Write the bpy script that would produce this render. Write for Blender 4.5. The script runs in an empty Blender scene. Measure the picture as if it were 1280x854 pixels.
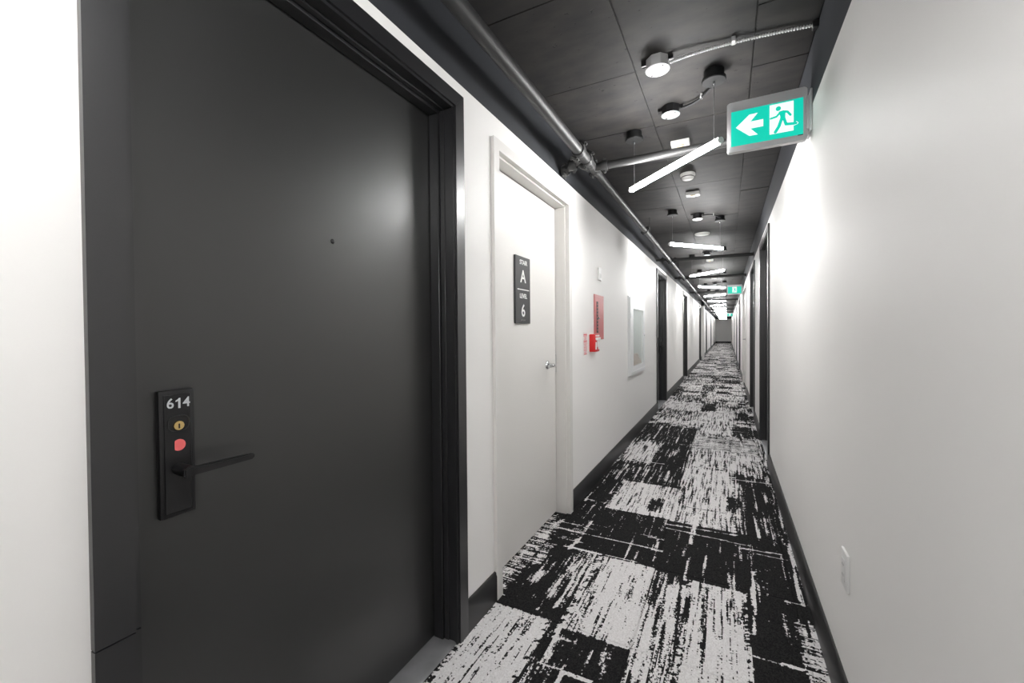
import bpy, bmesh, math, random
import numpy as np
from mathutils import Vector, Matrix

scene = bpy.context.scene
C = scene.collection

# ------------------------------------------------------------------ camera
XL, XR = -0.957, 0.337          # corridor wall planes (x), corridor runs along +y
ZC, ZP = 2.51, 2.235            # slab height, paint line between white wall and black band
YB, YE = -3.2, 44.0             # corridor ends
F_PX, YAW, PITCH, ROLL, SH = 525.64, 0.4729, -0.0140, -0.0079, -0.0104
cam_d = bpy.data.cameras.new('camera')
cam = bpy.data.objects.new('camera', cam_d)
C.objects.link(cam)
scene.camera = cam
cam_d.sensor_width = 36.0
cam_d.lens = 36.0 * F_PX / 1280.0
cam_d.shift_y = SH * F_PX / 1280.0
cam_d.clip_start = 0.02
fw = Vector((-math.sin(YAW) * math.cos(PITCH), math.cos(YAW) * math.cos(PITCH), math.sin(PITCH)))
rt = Vector((math.cos(YAW), math.sin(YAW), 0))
up = rt.cross(fw)
r2 = rt * math.cos(ROLL) + up * math.sin(ROLL)
u2 = -rt * math.sin(ROLL) + up * math.cos(ROLL)
M4 = Matrix((r2, u2, -fw)).transposed().to_4x4()
M4.translation = (0, 0, 1.24)
cam.matrix_world = M4

# ------------------------------------------------------------------ world, exposure
w = bpy.data.worlds.new('world')
scene.world = w
w.use_nodes = True
w.node_tree.nodes['Background'].inputs[0].default_value = (0.0, 0.0, 0.0, 1)
w.node_tree.nodes['Background'].inputs[1].default_value = 0.0
vs = scene.view_settings
vs.view_transform = 'Standard'
vs.look = 'None'
vs.gamma = 1.0
vs.use_curve_mapping = False
vs.exposure = 0.0
TUBE_STRENGTH = 148.0
TUBE_COLOR = (1.0, 0.995, 0.985, 1)

# ------------------------------------------------------------------ materials
def new_mat(name):
    m = bpy.data.materials.new(name)
    m.use_nodes = True
    nt = m.node_tree
    return m, nt, nt.nodes['Principled BSDF']

def N(nt, kind, **kw):
    n = nt.nodes.new(kind)
    for k, v in kw.items():
        setattr(n, k, v)
    return n

def bump_noise(nt, b, scale, strength, dist=0.002, detail=3):
    tc = N(nt, 'ShaderNodeNewGeometry')
    no = N(nt, 'ShaderNodeTexNoise')
    no.inputs['Scale'].default_value = scale
    no.inputs['Detail'].default_value = detail
    nt.links.new(tc.outputs['Position'], no.inputs['Vector'])
    bp = N(nt, 'ShaderNodeBump')
    bp.inputs['Strength'].default_value = strength
    bp.inputs['Distance'].default_value = dist
    nt.links.new(no.outputs['Fac'], bp.inputs['Height'])
    nt.links.new(bp.outputs['Normal'], b.inputs['Normal'])
    return no

def mat(name, col, rough=0.5, metal=0.0, spec=0.5, bump=None, vary=0.0):
    m, nt, b = new_mat(name)
    b.inputs['Base Color'].default_value = (*col, 1)
    b.inputs['Roughness'].default_value = rough
    b.inputs['Metallic'].default_value = metal
    b.inputs['Specular IOR Level'].default_value = spec
    no = bump_noise(nt, b, *bump) if bump else None
    if vary:
        if no is None:
            g = N(nt, 'ShaderNodeNewGeometry')
            no = N(nt, 'ShaderNodeTexNoise')
            no.inputs['Scale'].default_value = 9.0
            no.inputs['Detail'].default_value = 5
            nt.links.new(g.outputs['Position'], no.inputs['Vector'])
        mr = N(nt, 'ShaderNodeMapRange')
        mr.inputs['From Min'].default_value = 0.3
        mr.inputs['From Max'].default_value = 0.7
        mr.inputs['To Min'].default_value = 1 - vary
        mr.inputs['To Max'].default_value = 1 + vary
        nt.links.new(no.outputs['Fac'], mr.inputs['Value'])
        mx = N(nt, 'ShaderNodeVectorMath', operation='SCALE')
        mx.inputs[0].default_value = col
        nt.links.new(mr.outputs['Result'], mx.inputs['Scale'])
        nt.links.new(mx.outputs['Vector'], b.inputs['Base Color'])
    return m

def emit(name, col, strength):
    m, nt, b = new_mat(name)
    b.inputs['Base Color'].default_value = (col[0] * 0.25, col[1] * 0.25, col[2] * 0.25, 1)
    b.inputs['Emission Color'].default_value = (*col[:3], 1)
    b.inputs['Emission Strength'].default_value = strength
    b.inputs['Roughness'].default_value = 0.4
    return m

def wall_material():
    m, nt, b = new_mat('wall_paint')
    g = N(nt, 'ShaderNodeNewGeometry')
    s = N(nt, 'ShaderNodeSeparateXYZ')
    nt.links.new(g.outputs['Position'], s.inputs[0])
    gt = N(nt, 'ShaderNodeMath', operation='GREATER_THAN')
    gt.inputs[1].default_value = ZP
    nt.links.new(s.outputs['Z'], gt.inputs[0])
    mx = N(nt, 'ShaderNodeMix', data_type='RGBA')
    nt.links.new(gt.outputs[0], mx.inputs['Factor'])
    mx.inputs['A'].default_value = (0.90, 0.888, 0.872, 1)
    mx.inputs['B'].default_value = (0.032, 0.034, 0.039, 1)
    nt.links.new(mx.outputs['Result'], b.inputs['Base Color'])
    b.inputs['Roughness'].default_value = 0.55
    b.inputs['Specular IOR Level'].default_value = 0.3
    bump_noise(nt, b, 220.0, 0.05, 0.001, 2)
    return m

def ceiling_material():
    m, nt, b = new_mat('black_concrete')
    g = N(nt, 'ShaderNodeNewGeometry')
    mp = N(nt, 'ShaderNodeMapping')
    mp.inputs['Scale'].default_value = (3.0, 5.5, 2.0)
    nt.links.new(g.outputs['Position'], mp.inputs['Vector'])
    n1 = N(nt, 'ShaderNodeTexNoise')
    n1.inputs['Scale'].default_value = 2.2
    n1.inputs['Detail'].default_value = 6
    nt.links.new(mp.outputs[0], n1.inputs['Vector'])
    n2 = N(nt, 'ShaderNodeTexNoise')
    n2.inputs['Scale'].default_value = 38.0
    n2.inputs['Detail'].default_value = 3
    nt.links.new(g.outputs['Position'], n2.inputs['Vector'])
    cr = N(nt, 'ShaderNodeValToRGB')
    cr.color_ramp.elements[0].position = 0.3
    cr.color_ramp.elements[0].color = (0.016, 0.016, 0.017, 1)
    cr.color_ramp.elements[1].position = 0.72
    cr.color_ramp.elements[1].color = (0.034, 0.031, 0.029, 1)
    nt.links.new(n1.outputs['Fac'], cr.inputs['Fac'])
    # small air voids left in the concrete face
    pit = N(nt, 'ShaderNodeMapRange')
    pit.inputs['From Min'].default_value = 0.27
    pit.inputs['From Max'].default_value = 0.31
    nt.links.new(n2.outputs['Fac'], pit.inputs['Value'])
    mul = N(nt, 'ShaderNodeMix', data_type='RGBA', blend_type='MULTIPLY')
    mul.inputs['Factor'].default_value = 0.7
    nt.links.new(cr.outputs['Color'], mul.inputs['A'])
    nt.links.new(pit.outputs['Result'], mul.inputs['B'])
    nt.links.new(mul.outputs['Result'], b.inputs['Base Color'])
    b.inputs['Roughness'].default_value = 0.64
    b.inputs['Specular IOR Level'].default_value = 0.2
    ad = N(nt, 'ShaderNodeMath', operation='ADD')
    nt.links.new(n1.outputs['Fac'], ad.inputs[0])
    nt.links.new(pit.outputs['Result'], ad.inputs[1])
    bp = N(nt, 'ShaderNodeBump')
    bp.inputs['Strength'].default_value = 0.22
    bp.inputs['Distance'].default_value = 0.005
    nt.links.new(ad.outputs[0], bp.inputs['Height'])
    nt.links.new(bp.outputs['Normal'], b.inputs['Normal'])
    return m

def carpet_material():
    m, nt, b = new_mat('carpet')
    L = nt.links
    g = N(nt, 'ShaderNodeNewGeometry')
    sn = N(nt, 'ShaderNodeVectorMath', operation='SNAP')
    sn.inputs[1].default_value = (0.0042, 0.0052, 1.0)
    L.new(g.outputs['Position'], sn.inputs[0])
    def noise(sx, sy, det, off):
        mp = N(nt, 'ShaderNodeMapping')
        mp.inputs['Scale'].default_value = (sx, sy, 0)
        mp.inputs['Location'].default_value = (off, off * 0.7, off)
        L.new(sn.outputs[0], mp.inputs['Vector'])
        t = N(nt, 'ShaderNodeTexNoise')
        t.inputs['Scale'].default_value = 1.0
        t.inputs['Detail'].default_value = det
        L.new(mp.outputs[0], t.inputs['Vector'])
        return t.outputs['Fac']
    a_y = noise(72, 3.6, 2, 3.1)
    a_x = noise(4, 85, 2, 11.7)
    fine = noise(120, 105, 1, 5.3)
    blot = noise(16, 11, 2, 23.0)
    band = noise(26, 1.7, 1, 31.0)
    at = N(nt, 'ShaderNodeAttribute', attribute_name='dens')
    ao = N(nt, 'ShaderNodeAttribute', attribute_name='ori')
    mx = N(nt, 'ShaderNodeMix', data_type='FLOAT')
    L.new(ao.outputs['Fac'], mx.inputs['Factor'])
    L.new(a_y, mx.inputs['A'])
    L.new(a_x, mx.inputs['B'])
    def mad(x, k, add=None):
        n = N(nt, 'ShaderNodeMath', operation='MULTIPLY_ADD')
        L.new(x, n.inputs[0])
        n.inputs[1].default_value = k
        if add is None:
            n.inputs[2].default_value = 0
        else:
            L.new(add, n.inputs[2])
        return n.outputs[0]
    v = mad(mx.outputs['Result'], 0.46)
    v = mad(fine, 0.24, v)
    v = mad(blot, 0.14, v)
    v = mad(band, 0.16, v)
    mr = N(nt, 'ShaderNodeMapRange')
    mr.inputs['From Min'].default_value = 0.36
    mr.inputs['From Max'].default_value = 0.64
    L.new(v, mr.inputs['Value'])
    d = N(nt, 'ShaderNodeMath', operation='SUBTRACT')
    L.new(at.outputs['Fac'], d.inputs[0])
    L.new(mr.outputs['Result'], d.inputs[1])
    st = N(nt, 'ShaderNodeMapRange')
    st.inputs['From Min'].default_value = -0.035
    st.inputs['From Max'].default_value = 0.035
    L.new(d.outputs[0], st.inputs['Value'])
    # tuft to tuft variation of the yarn
    wn = N(nt, 'ShaderNodeTexWhiteNoise', noise_dimensions='3D')
    L.new(sn.outputs[0], wn.inputs['Vector'])
    light = N(nt, 'ShaderNodeMix', data_type='RGBA')
    L.new(wn.outputs['Value'], light.inputs['Factor'])
    light.inputs['A'].default_value = (0.70, 0.68, 0.68, 1)
    light.inputs['B'].default_value = (0.85, 0.835, 0.84, 1)
    dark = N(nt, 'ShaderNodeMix', data_type='RGBA')
    L.new(wn.outputs['Value'], dark.inputs['Factor'])
    dark.inputs['A'].default_value = (0.008, 0.008, 0.009, 1)
    dark.inputs['B'].default_value = (0.026, 0.025, 0.025, 1)
    out = N(nt, 'ShaderNodeMix', data_type='RGBA')
    L.new(st.outputs['Result'], out.inputs['Factor'])
    L.new(dark.outputs['Result'], out.inputs['A'])
    L.new(light.outputs['Result'], out.inputs['B'])
    L.new(out.outputs['Result'], b.inputs['Base Color'])
    b.inputs['Roughness'].default_value = 0.95
    b.inputs['Specular IOR Level'].default_value = 0.1
    bp = N(nt, 'ShaderNodeBump')
    bp.inputs['Strength'].default_value = 0.5
    bp.inputs['Distance'].default_value = 0.003
    L.new(wn.outputs['Value'], bp.inputs['Height'])
    L.new(bp.outputs['Normal'], b.inputs['Normal'])
    return m

MT = {
    'wall': wall_material(),
    'ceil': ceiling_material(),
    'carpet': carpet_material(),
    'underlay': mat('floor_screed', (0.03, 0.03, 0.03), 0.9),
    'base': mat('black_baseboard', (0.020, 0.020, 0.021), 0.38),
    'door': mat('black_door_paint', (0.017, 0.017, 0.017), 0.37, 0, 1.0, (900.0, 0.03, 0.001, 2), 0.06),
    'frame': mat('black_frame_paint', (0.013, 0.013, 0.0145), 0.34, 0, 0.9, (420.0, 0.08, 0.001, 2), 0.08),
    'hard': mat('black_hardware', (0.012, 0.012, 0.013), 0.36, 0.2),
    'cream': mat('cream_steel_paint', (0.76, 0.745, 0.72), 0.45, 0, 0.4, (260.0, 0.04, 0.001, 2)),
    'sill': mat('grey_threshold', (0.20, 0.20, 0.21), 0.42, 0, 0.5, None, 0.2),
    'chrome': mat('brushed_chrome', (0.62, 0.63, 0.64), 0.22, 1.0),
    'brass': mat('brass', (0.80, 0.58, 0.25), 0.25, 1.0),
    'pinkred': mat('red_reader_window', (0.90, 0.16, 0.16), 0.35),
    'print': mat('silver_print', (0.62, 0.64, 0.66), 0.5),
    'white_print': mat('white_print', (0.85, 0.85, 0.84), 0.5),
    'signplate': mat('charcoal_sign', (0.045, 0.045, 0.047), 0.5),
    'signside': mat('charcoal_edge', (0.02, 0.02, 0.02), 0.5),
    'plastic': mat('white_plastic', (0.80, 0.80, 0.79), 0.4),
    'plastic_dim': mat('off_white_plastic', (0.66, 0.66, 0.64), 0.45),
    'lens': mat('amber_lens', (0.80, 0.70, 0.45), 0.15),
    'galv': mat('galvanised_steel', (0.62, 0.62, 0.62), 0.40, 0.35, 0.5, None, 0.15),
    'galvflat': mat('galvanised_cover', (0.80, 0.80, 0.81), 0.45, 0.15),
    'coverdim': mat('grey_primed_cover', (0.16, 0.18, 0.185), 0.5, 0.1),
    'pipe': mat('black_pipe_paint', (0.026, 0.026, 0.026), 0.48, 0.0, 0.4, (160.0, 0.05, 0.001, 2)),
    'canopy': mat('black_canopy', (0.0075, 0.008, 0.0085), 0.5, 0, 0.3),
    'cable': mat('steel_cable', (0.30, 0.30, 0.31), 0.35, 0.8),
    'rubber': mat('black_cable_sheath', (0.007, 0.007, 0.008), 0.5, 0, 0.25),
    'tube': emit('lit_tube', TUBE_COLOR, TUBE_STRENGTH),
    'silver': mat('silver_housing', (0.56, 0.56, 0.57), 0.4, 0.3),
    'green': emit('exit_green', (0.0, 0.54, 0.40), 1.1),
    'exitwhite': emit('exit_white', (0.9, 1.0, 0.97), 0.95),
    'red': mat('red_enamel', (0.58, 0.012, 0.014), 0.35),
    'sheen_red': mat('sheen_tinted_red_enamel', (0.48, 0.10, 0.10), 0.40, 0, 0.6),  # red enamel, its pinkish tone partly gloss sheen put into the colour
    'darkslot': mat('dark_slot', (0.02, 0.01, 0.01), 0.5),
    'whitemetal': mat('white_enamel', (0.84, 0.85, 0.86), 0.35),
    'cabin': mat('cabinet_lining', (0.50, 0.55, 0.53), 0.5),
    'hose': mat('canvas_hose', (0.62, 0.47, 0.38), 0.8, 0, 0.2, (300.0, 0.3, 0.002, 2)),
    'redprint': mat('red_print', (0.72, 0.16, 0.18), 0.6),
    'paper': mat('label_paper', (0.84, 0.78, 0.77), 0.6),
}
def glass_material():
    m, nt, b = new_mat('pane_glass')
    b.inputs['Base Color'].default_value = (0.90, 0.96, 0.94, 1)
    b.inputs['Roughness'].default_value = 0.03
    b.inputs['IOR'].default_value = 1.45
    b.inputs['Alpha'].default_value = 0.22
    return m
MT['glass'] = glass_material()

# ------------------------------------------------------------------ mesh helpers
class MB:
    """collects shapes into one bmesh; build() links it as one mesh object"""
    def __init__(self):
        self.bm = bmesh.new()

    def box(self, x0, x1, y0, y1, z0, z1, bev=0.0, seg=2):
        ret = bmesh.ops.create_cube(self.bm, size=1.0)
        vsx = ret['verts']
        for v in vsx:
            v.co = Vector(((x0 + x1) / 2 + v.co.x * (x1 - x0), (y0 + y1) / 2 + v.co.y * (y1 - y0), (z0 + z1) / 2 + v.co.z * (z1 - z0)))
        if bev > 0:
            es = list({e for v in vsx for e in v.link_edges})
            bmesh.ops.bevel(self.bm, geom=es, offset=bev, segments=seg, affect='EDGES', profile=0.5)
        return self

    def prism(self, poly, axis, a, b, bev=0.0):
        """extrude a 2D polygon along axis ('x','y','z') from a to b; the two other axes in xyz order"""
        def P(p, t):
            if axis == 'x': return (t, p[0], p[1])
            if axis == 'y': return (p[0], t, p[1])
            return (p[0], p[1], t)
        A = [self.bm.verts.new(P(p, a)) for p in poly]
        B = [self.bm.verts.new(P(p, b)) for p in poly]
        n = len(poly)
        fs = [self.bm.faces.new(A), self.bm.faces.new(B[::-1])]
        for i in range(n):
            fs.append(self.bm.faces.new((A[i], A[(i + 1) % n], B[(i + 1) % n], B[i])))
        if bev > 0:
            es = list({e for f in fs[:2] for e in f.edges})
            bmesh.ops.bevel(self.bm, geom=es, offset=bev, segments=2, affect='EDGES')
        return self

    def tube(self, pts, r, seg=14, caps=True):
        """tube along a polyline; r is a number or a list"""
        pts = [Vector(p) for p in pts]
        rs = r if isinstance(r, (list, tuple)) else [r] * len(pts)
        rings = []
        ref = None
        for i, p in enumerate(pts):
            if i == 0: d = pts[1] - p
            elif i == len(pts) - 1: d = p - pts[i - 1]
            else: d = (pts[i + 1] - p).normalized() + (p - pts[i - 1]).normalized()
            if d.length < 1e-9: d = pts[i + 1] - pts[i - 1]
            d.normalize()
            if ref is None:
                ref = Vector((0, 0, 1)) if abs(d.z) < 0.9 else Vector((1, 0, 0))
            s = d.cross(ref).normalized()
            t = s.cross(d).normalized()
            ref = t
            rings.append([self.bm.verts.new(p + (s * math.cos(k * 2 * math.pi / seg) + t * math.sin(k * 2 * math.pi / seg)) * rs[i]) for k in range(seg)])
        for a, b in zip(rings, rings[1:]):
            for k in range(seg):
                f = self.bm.faces.new((a[k], a[(k + 1) % seg], b[(k + 1) % seg], b[k]))
                f.smooth = True
        if caps:
            self.bm.faces.new(rings[0][::-1])
            self.bm.faces.new(rings[-1])
        return self

    def lathe(self, prof, seg=24, origin=(0, 0, 0), axis='z', smooth=True):
        """spin (r, h) pairs about an axis"""
        o = Vector(origin)
        def P(r, h, a):
            c, s = r * math.cos(a), r * math.sin(a)
            if axis == 'z': return o + Vector((c, s, h))
            if axis == 'x': return o + Vector((h, c, s))
            return o + Vector((c, h, s))
        rings = []
        for r, h in prof:
            if r < 1e-6:
                rings.append([self.bm.verts.new(P(0, h, 0))])
            else:
                rings.append([self.bm.verts.new(P(r, h, k * 2 * math.pi / seg)) for k in range(seg)])
        for a, b in zip(rings, rings[1:]):
            for k in range(seg):
                k2 = (k + 1) % seg
                if len(a) == 1 and len(b) == 1: continue
                if len(a) == 1: f = self.bm.faces.new((a[0], b[k2], b[k]))
                elif len(b) == 1: f = self.bm.faces.new((a[k], a[k2], b[0]))
                else: f = self.bm.faces.new((a[k], a[k2], b[k2], b[k]))
                f.smooth = smooth
        return self

    def build(self, name, material, parent=None, fn=None, sharp=True):
        if fn:
            for v in self.bm.verts:
                v.co = Vector(fn(*v.co))
        bmesh.ops.recalc_face_normals(self.bm, faces=self.bm.faces[:])
        me = bpy.data.meshes.new(name)
        self.bm.to_mesh(me)
        self.bm.free()
        me.materials.append(MT[material] if isinstance(material, str) else material)
        if sharp:
            try:
                me.set_sharp_from_angle(angle=math.radians(40))
            except Exception:
                pass
        o = bpy.data.objects.new(name, me)
        C.objects.link(o)
        if parent: o.parent = parent
        return o

def tag(o, label=None, cat=None, group=None, kind=None):
    if label: o['label'] = label
    if cat: o['category'] = cat
    if group: o['group'] = group
    if kind: o['kind'] = kind
    return o

def empty(name, loc=(0, 0, 0), label=None, cat=None, group=None, kind=None):
    o = bpy.data.objects.new(name, None)
    o.empty_display_size = 0.05
    C.objects.link(o)
    o.location = loc
    return tag(o, label, cat, group, kind)

def copy_tree(o, parent=None):
    c = o.copy()
    C.objects.link(c)
    if parent: c.parent = parent
    for ch in [x for x in bpy.data.objects if x.parent == o]:
        copy_tree(ch, c)
    return c

def text_mesh(name, s, material, parent, size, to_world, sx=1.0, bold=0.0, depth=0.0008):
    """flat lettering; to_world maps (u, v, depth) to a position"""
    cu = bpy.data.curves.new(name, 'FONT')
    cu.body = s
    cu.size = size
    cu.align_x = 'CENTER'
    cu.align_y = 'CENTER'
    cu.offset = bold
    cu.extrude = depth / 2
    cu.resolution_u = 4
    t = bpy.data.objects.new(name + '_tmp', cu)
    C.objects.link(t)
    dg = bpy.context.evaluated_depsgraph_get()
    me = bpy.data.meshes.new_from_object(t.evaluated_get(dg))
    bpy.data.objects.remove(t)
    for v in me.vertices:
        v.co = Vector(to_world(v.co.x * sx, v.co.y, v.co.z))
    me.materials.clear()
    me.materials.append(MT[material])
    me.name = name
    o = bpy.data.objects.new(name, me)
    C.objects.link(o)
    o.parent = parent
    return o

# ------------------------------------------------------------------ openings (frame outer edges along y, height)
HF = 2.18
DL = [(0.300, 1.431, HF), (1.675, 2.742, 2.13), (6.69, 7.84, HF), (11.00, 12.14, HF), (17.60, 18.75, HF), (23.30, 24.42, HF), (30.20, 31.35, HF), (37.00, 38.15, HF)]
DR = [(4.36, 5.48, HF), (6.58, 7.74, HF), (9.30, 11.25, 2.13), (13.60, 14.74, HF), (17.85, 19.0, HF), (23.90, 25.05, HF), (30.90, 32.05, HF), (38.0, 39.1, HF)]
DEEP = 0.16

# ------------------------------------------------------------------ walls
def build_wall(name, side, doors, label):
    m = MB()
    def seg(y0, y1, z0, z1):
        if side < 0: m.box(XL - DEEP, XL, y0, y1, z0, z1)
        else: m.box(XR, XR + DEEP, y0, y1, z0, z1)
    y = YB
    e = 0.012                      # the steel frames lap over the cut edge of the wall
    for a, b, h in doors:
        seg(y, a + e, 0, ZC)
        seg(a + e, b - e, h - e, ZC)
        y = b - e
    seg(y, YE, 0, ZC)
    return tag(m.build(name, 'wall'), label, 'wall', kind='structure')

build_wall('wall_left', -1, DL, 'white painted corridor wall with black upper band, carrying the stair door')
build_wall('wall_right', 1, DR, 'white painted corridor wall with black upper band, carrying the exit signs')
tag(MB().box(XL - DEEP, XR + DEEP, YE, YE + 0.1, 0, ZC).build('wall_end', 'wall'), 'plain white wall closing the far end of the corridor', 'wall', kind='structure')
tag(MB().box(XL - DEEP, XR + DEEP, YB - 0.1, YB, 0, ZC).build('wall_back', 'wall'), 'plain white wall closing the corridor before door 614', 'wall', kind='structure')
tag(MB().box(XL, XL + 0.095, 19.35, 19.75, 0, ZC, 0.004).build('trim_1', 'wall'), 'shallow white pilaster on the wall after the third plain black door', 'pilaster', kind='structure')

# ------------------------------------------------------------------ baseboards
def build_base(name, side, doors, label):
    root = empty(name, (0, 0, 0), label, 'baseboard', kind='structure')
    spans, y = [], YB
    for a, b, h in doors:
        spans.append((y, a))
        y = b
    spans.append((y, YE))
    for y0, y1 in spans:
        m = MB()
        hb, t = 0.132, 0.014
        prof = [(0, 0), (t, 0), (t, hb - 0.022), (t - 0.004, hb - 0.012), (t - 0.004, hb - 0.006), (t - 0.009, hb), (0, hb)]
        m.prism([(p[0], p[1]) for p in prof], 'y', y0 + 0.001, y1 - 0.001)
        fn = (lambda x, yy, z: (XL + x, yy, z)) if side < 0 else (lambda x, yy, z: (XR - x, yy, z))
        m.build('baseboard_length', 'base', root, fn)
    return root

build_base('baseboard_left', -1, DL, 'black moulded baseboard along the wall with the stair door')
build_base('baseboard_right', 1, DR, 'black moulded baseboard along the wall with the exit signs')
eb = MB().box(XL, XR, YE - 0.014, YE, 0, 0.132, 0.003).build('baseboard_end', 'base')
tag(eb, 'black baseboard under the far end wall', 'baseboard', kind='structure')

# ------------------------------------------------------------------ ceiling: painted slab with the marks of its form panels
ceil = MB().box(XL - DEEP, XR + DEEP, YB - 0.1, YE + 0.1, ZC + 0.006, ZC + 0.12).build('ceiling', 'ceil')
tag(ceil, 'black painted concrete ceiling slab with form panel joints', 'ceiling', kind='structure')
rng = random.Random(4)
def panel_column(x0, x1, cuts):
    for a, b in zip(cuts, cuts[1:]):
        dz = rng.uniform(-0.0012, 0.0012)
        MB().box(x0 + 0.0022, x1 - 0.0022, a + 0.002, b - 0.002, ZC + dz, ZC + 0.0055, 0.0012, 1).build('form_panel', 'ceil', ceil)
cut_l = [-0.95, -0.33, 0.29, 0.91, 1.53, 2.138, 2.75]
while cut_l[-1] < 17: cut_l.append(cut_l[-1] + 0.62 * rng.choice((1, 1, 2)))
cut_m = [-0.9, 0.34, 1.56, 2.776]
while cut_m[-1] < 17: cut_m.append(cut_m[-1] + rng.choice((0.62, 1.22, 1.22)))
cut_r = [-1.2, 0.02, 1.05, 1.928, 2.367, 3.60, 4.40, 5.05, 5.715, 6.79]
while cut_r[-1] < 17: cut_r.append(cut_r[-1] + rng.choice((0.66, 1.1, 1.22)))
cut_l[-1] = cut_m[-1] = cut_r[-1] = 17.6
panel_column(XL, -0.40, cut_l)
panel_column(-0.40, 0.108, cut_m)
panel_column(0.108, XR, cut_r)
MB().box(XL, XR, 17.602, YE, ZC, ZC + 0.0055).build('form_panel', 'ceil', ceil)
MB().box(XL, XR, YB, -1.21, ZC, ZC + 0.0055).build('form_panel', 'ceil', ceil)

# ------------------------------------------------------------------ carpet tiles
TS = 0.61
X1, X2 = -0.945, -0.335            # tile columns: X1..X2..X2+TS.. cut strip at the right wall
ROW0 = 1.655
rg = np.random.default_rng(11)
PATCH = []                          # (x0, x1, y0, y1, density of pale yarn, streak direction)
# tiles further along: every tile is woven from a handful of patches
for r in range(-9, 72):
    for ci, (xa, xb) in enumerate(((-1.10, X2), (X2, X2 + TS), (X2 + TS, 0.40))):
        ya = ROW0 + r * TS
        PATCH.append((xa, xb, ya, ya + TS, rg.choice([0.30, 0.50, 0.66, 0.70]), 0))
        for k in range(5):
            px, py = rg.uniform(xa, xb - 0.12), rg.uniform(ya, ya + TS - 0.1)
            PATCH.append((px, min(xb, px + rg.uniform(0.12, 0.42)), py, min(ya + TS, py + rg.uniform(0.1, 0.36)), rg.choice([0.08, 0.14, 0.30, 0.55, 0.70, 0.76]), int(rg.random() < 0.22)))
NEAR = [
    (-1.2, 0.4, 1.0, 4.6, 0.12, 0),
    (-0.945, -0.67, 1.0, 1.66, .76, 0), (-0.67, -0.54, 1.0, 1.66, .36, 0), (-0.945, -0.66, 1.66, 2.27, .07, 0),
    (-0.89, -0.83, 1.86, 2.01, .52, 0), (-0.83, -0.78, 1.97, 2.10, .34, 0), (-1.2, -0.945, 1.0, 2.6, .50, 1), (-0.945, -0.90, 1.72, 2.3, .10, 1), (-0.945, -0.885, 2.05, 2.42, .55, 1),
    (-0.945, -0.335, 2.27, 2.78, .09, 0), (-0.885, -0.80, 2.35, 2.55, .22, 1), (-0.76, -0.62, 1.78, 2.27, .40, 0), (-0.66, -0.60, 1.62, 1.84, .22, 0),
    (-0.62, -0.335, 1.64, 2.27, .80, 0), (-0.60, -0.56, 1.9, 2.27, .50, 0), (-0.57, -0.335, 1.0, 1.62, .08, 0), (-0.50, -0.40, 1.48, 1.58, .34, 0),
    (-0.335, -0.17, 1.0, 2.22, .64, 0), (-0.335, -0.26, 1.9, 2.25, .42, 0), (-0.17, 0.075, 1.0, 2.24, .74, 0), (-0.20, -0.15, 1.75, 2.1, .38, 0), (-0.10, -0.075, 1.8, 2.18, .30, 0),
    (0.075, 0.11, 1.3, 2.25, .28, 0), (0.11, 0.275, 1.0, 2.45, .07, 0), (0.255, 0.40, 1.0, 2.08, .66, 1),
    (-0.335, 0.31, 2.25, 2.80, .10, 0), (0.29, 0.40, 2.25, 2.85, .34, 0),
    (-0.335, 0.05, 2.88, 4.10, .70, 0), (-0.335, -0.2, 3.2, 3.6, .52, 0), (0.0, 0.11, 3.25, 3.48, .10, 0), (0.05, 0.11, 2.88, 4.10, .36, 0), (0.11, 0.275, 2.85, 4.07, .13, 0), (0.16, 0.24, 2.95, 3.2, .40, 0), (0.275, 0.40, 2.85, 4.2, .36, 0),
    (-0.76, -0.335, 2.90, 3.50, .72, 0), (-0.50, -0.40, 3.0, 3.2, .30, 0), (-1.0, -0.80, 2.93, 3.48, .10, 0), (-0.97, -0.335, 3.50, 4.00, .22, 0), (-0.80, -0.5, 3.55, 3.9, .30, 0),
    (-0.945, -0.63, 4.03, 4.85, .70, 0), (-0.63, -0.335, 4.20, 4.80, .14, 0), (-0.55, -0.45, 4.35, 4.6, .42, 0), (-0.335, 0.27, 4.06, 4.75, .66, 0), (0.02, 0.27, 4.1, 4.7, .56, 0), (-0.335, 0.27, 4.75, 5.46, .60, 1), (0.27, 0.40, 4.2, 5.5, .45, 0),
    (-1.0, -0.335, 4.87, 5.80, .20, 0), (-0.335, 0.07, 5.46, 6.11, .66, 0), (0.05, 0.27, 5.48, 5.97, .13, 0), (-0.90, -0.40, 6.22, 6.98, .45, 0),
    (-0.335, 0.08, 6.11, 7.00, .70, 0), (0.10, 0.27, 6.45, 7.08, .12, 0), (-0.89, -0.37, 6.97, 7.77, .74, 0), (-0.36, -0.16, 7.0, 7.78, .14, 0), (-0.86, -0.38, 7.83, 8.64, .40, 0), (-0.47, -0.23, 9.3, 10.4, .30, 0),
]
PATCH += NEAR
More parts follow.
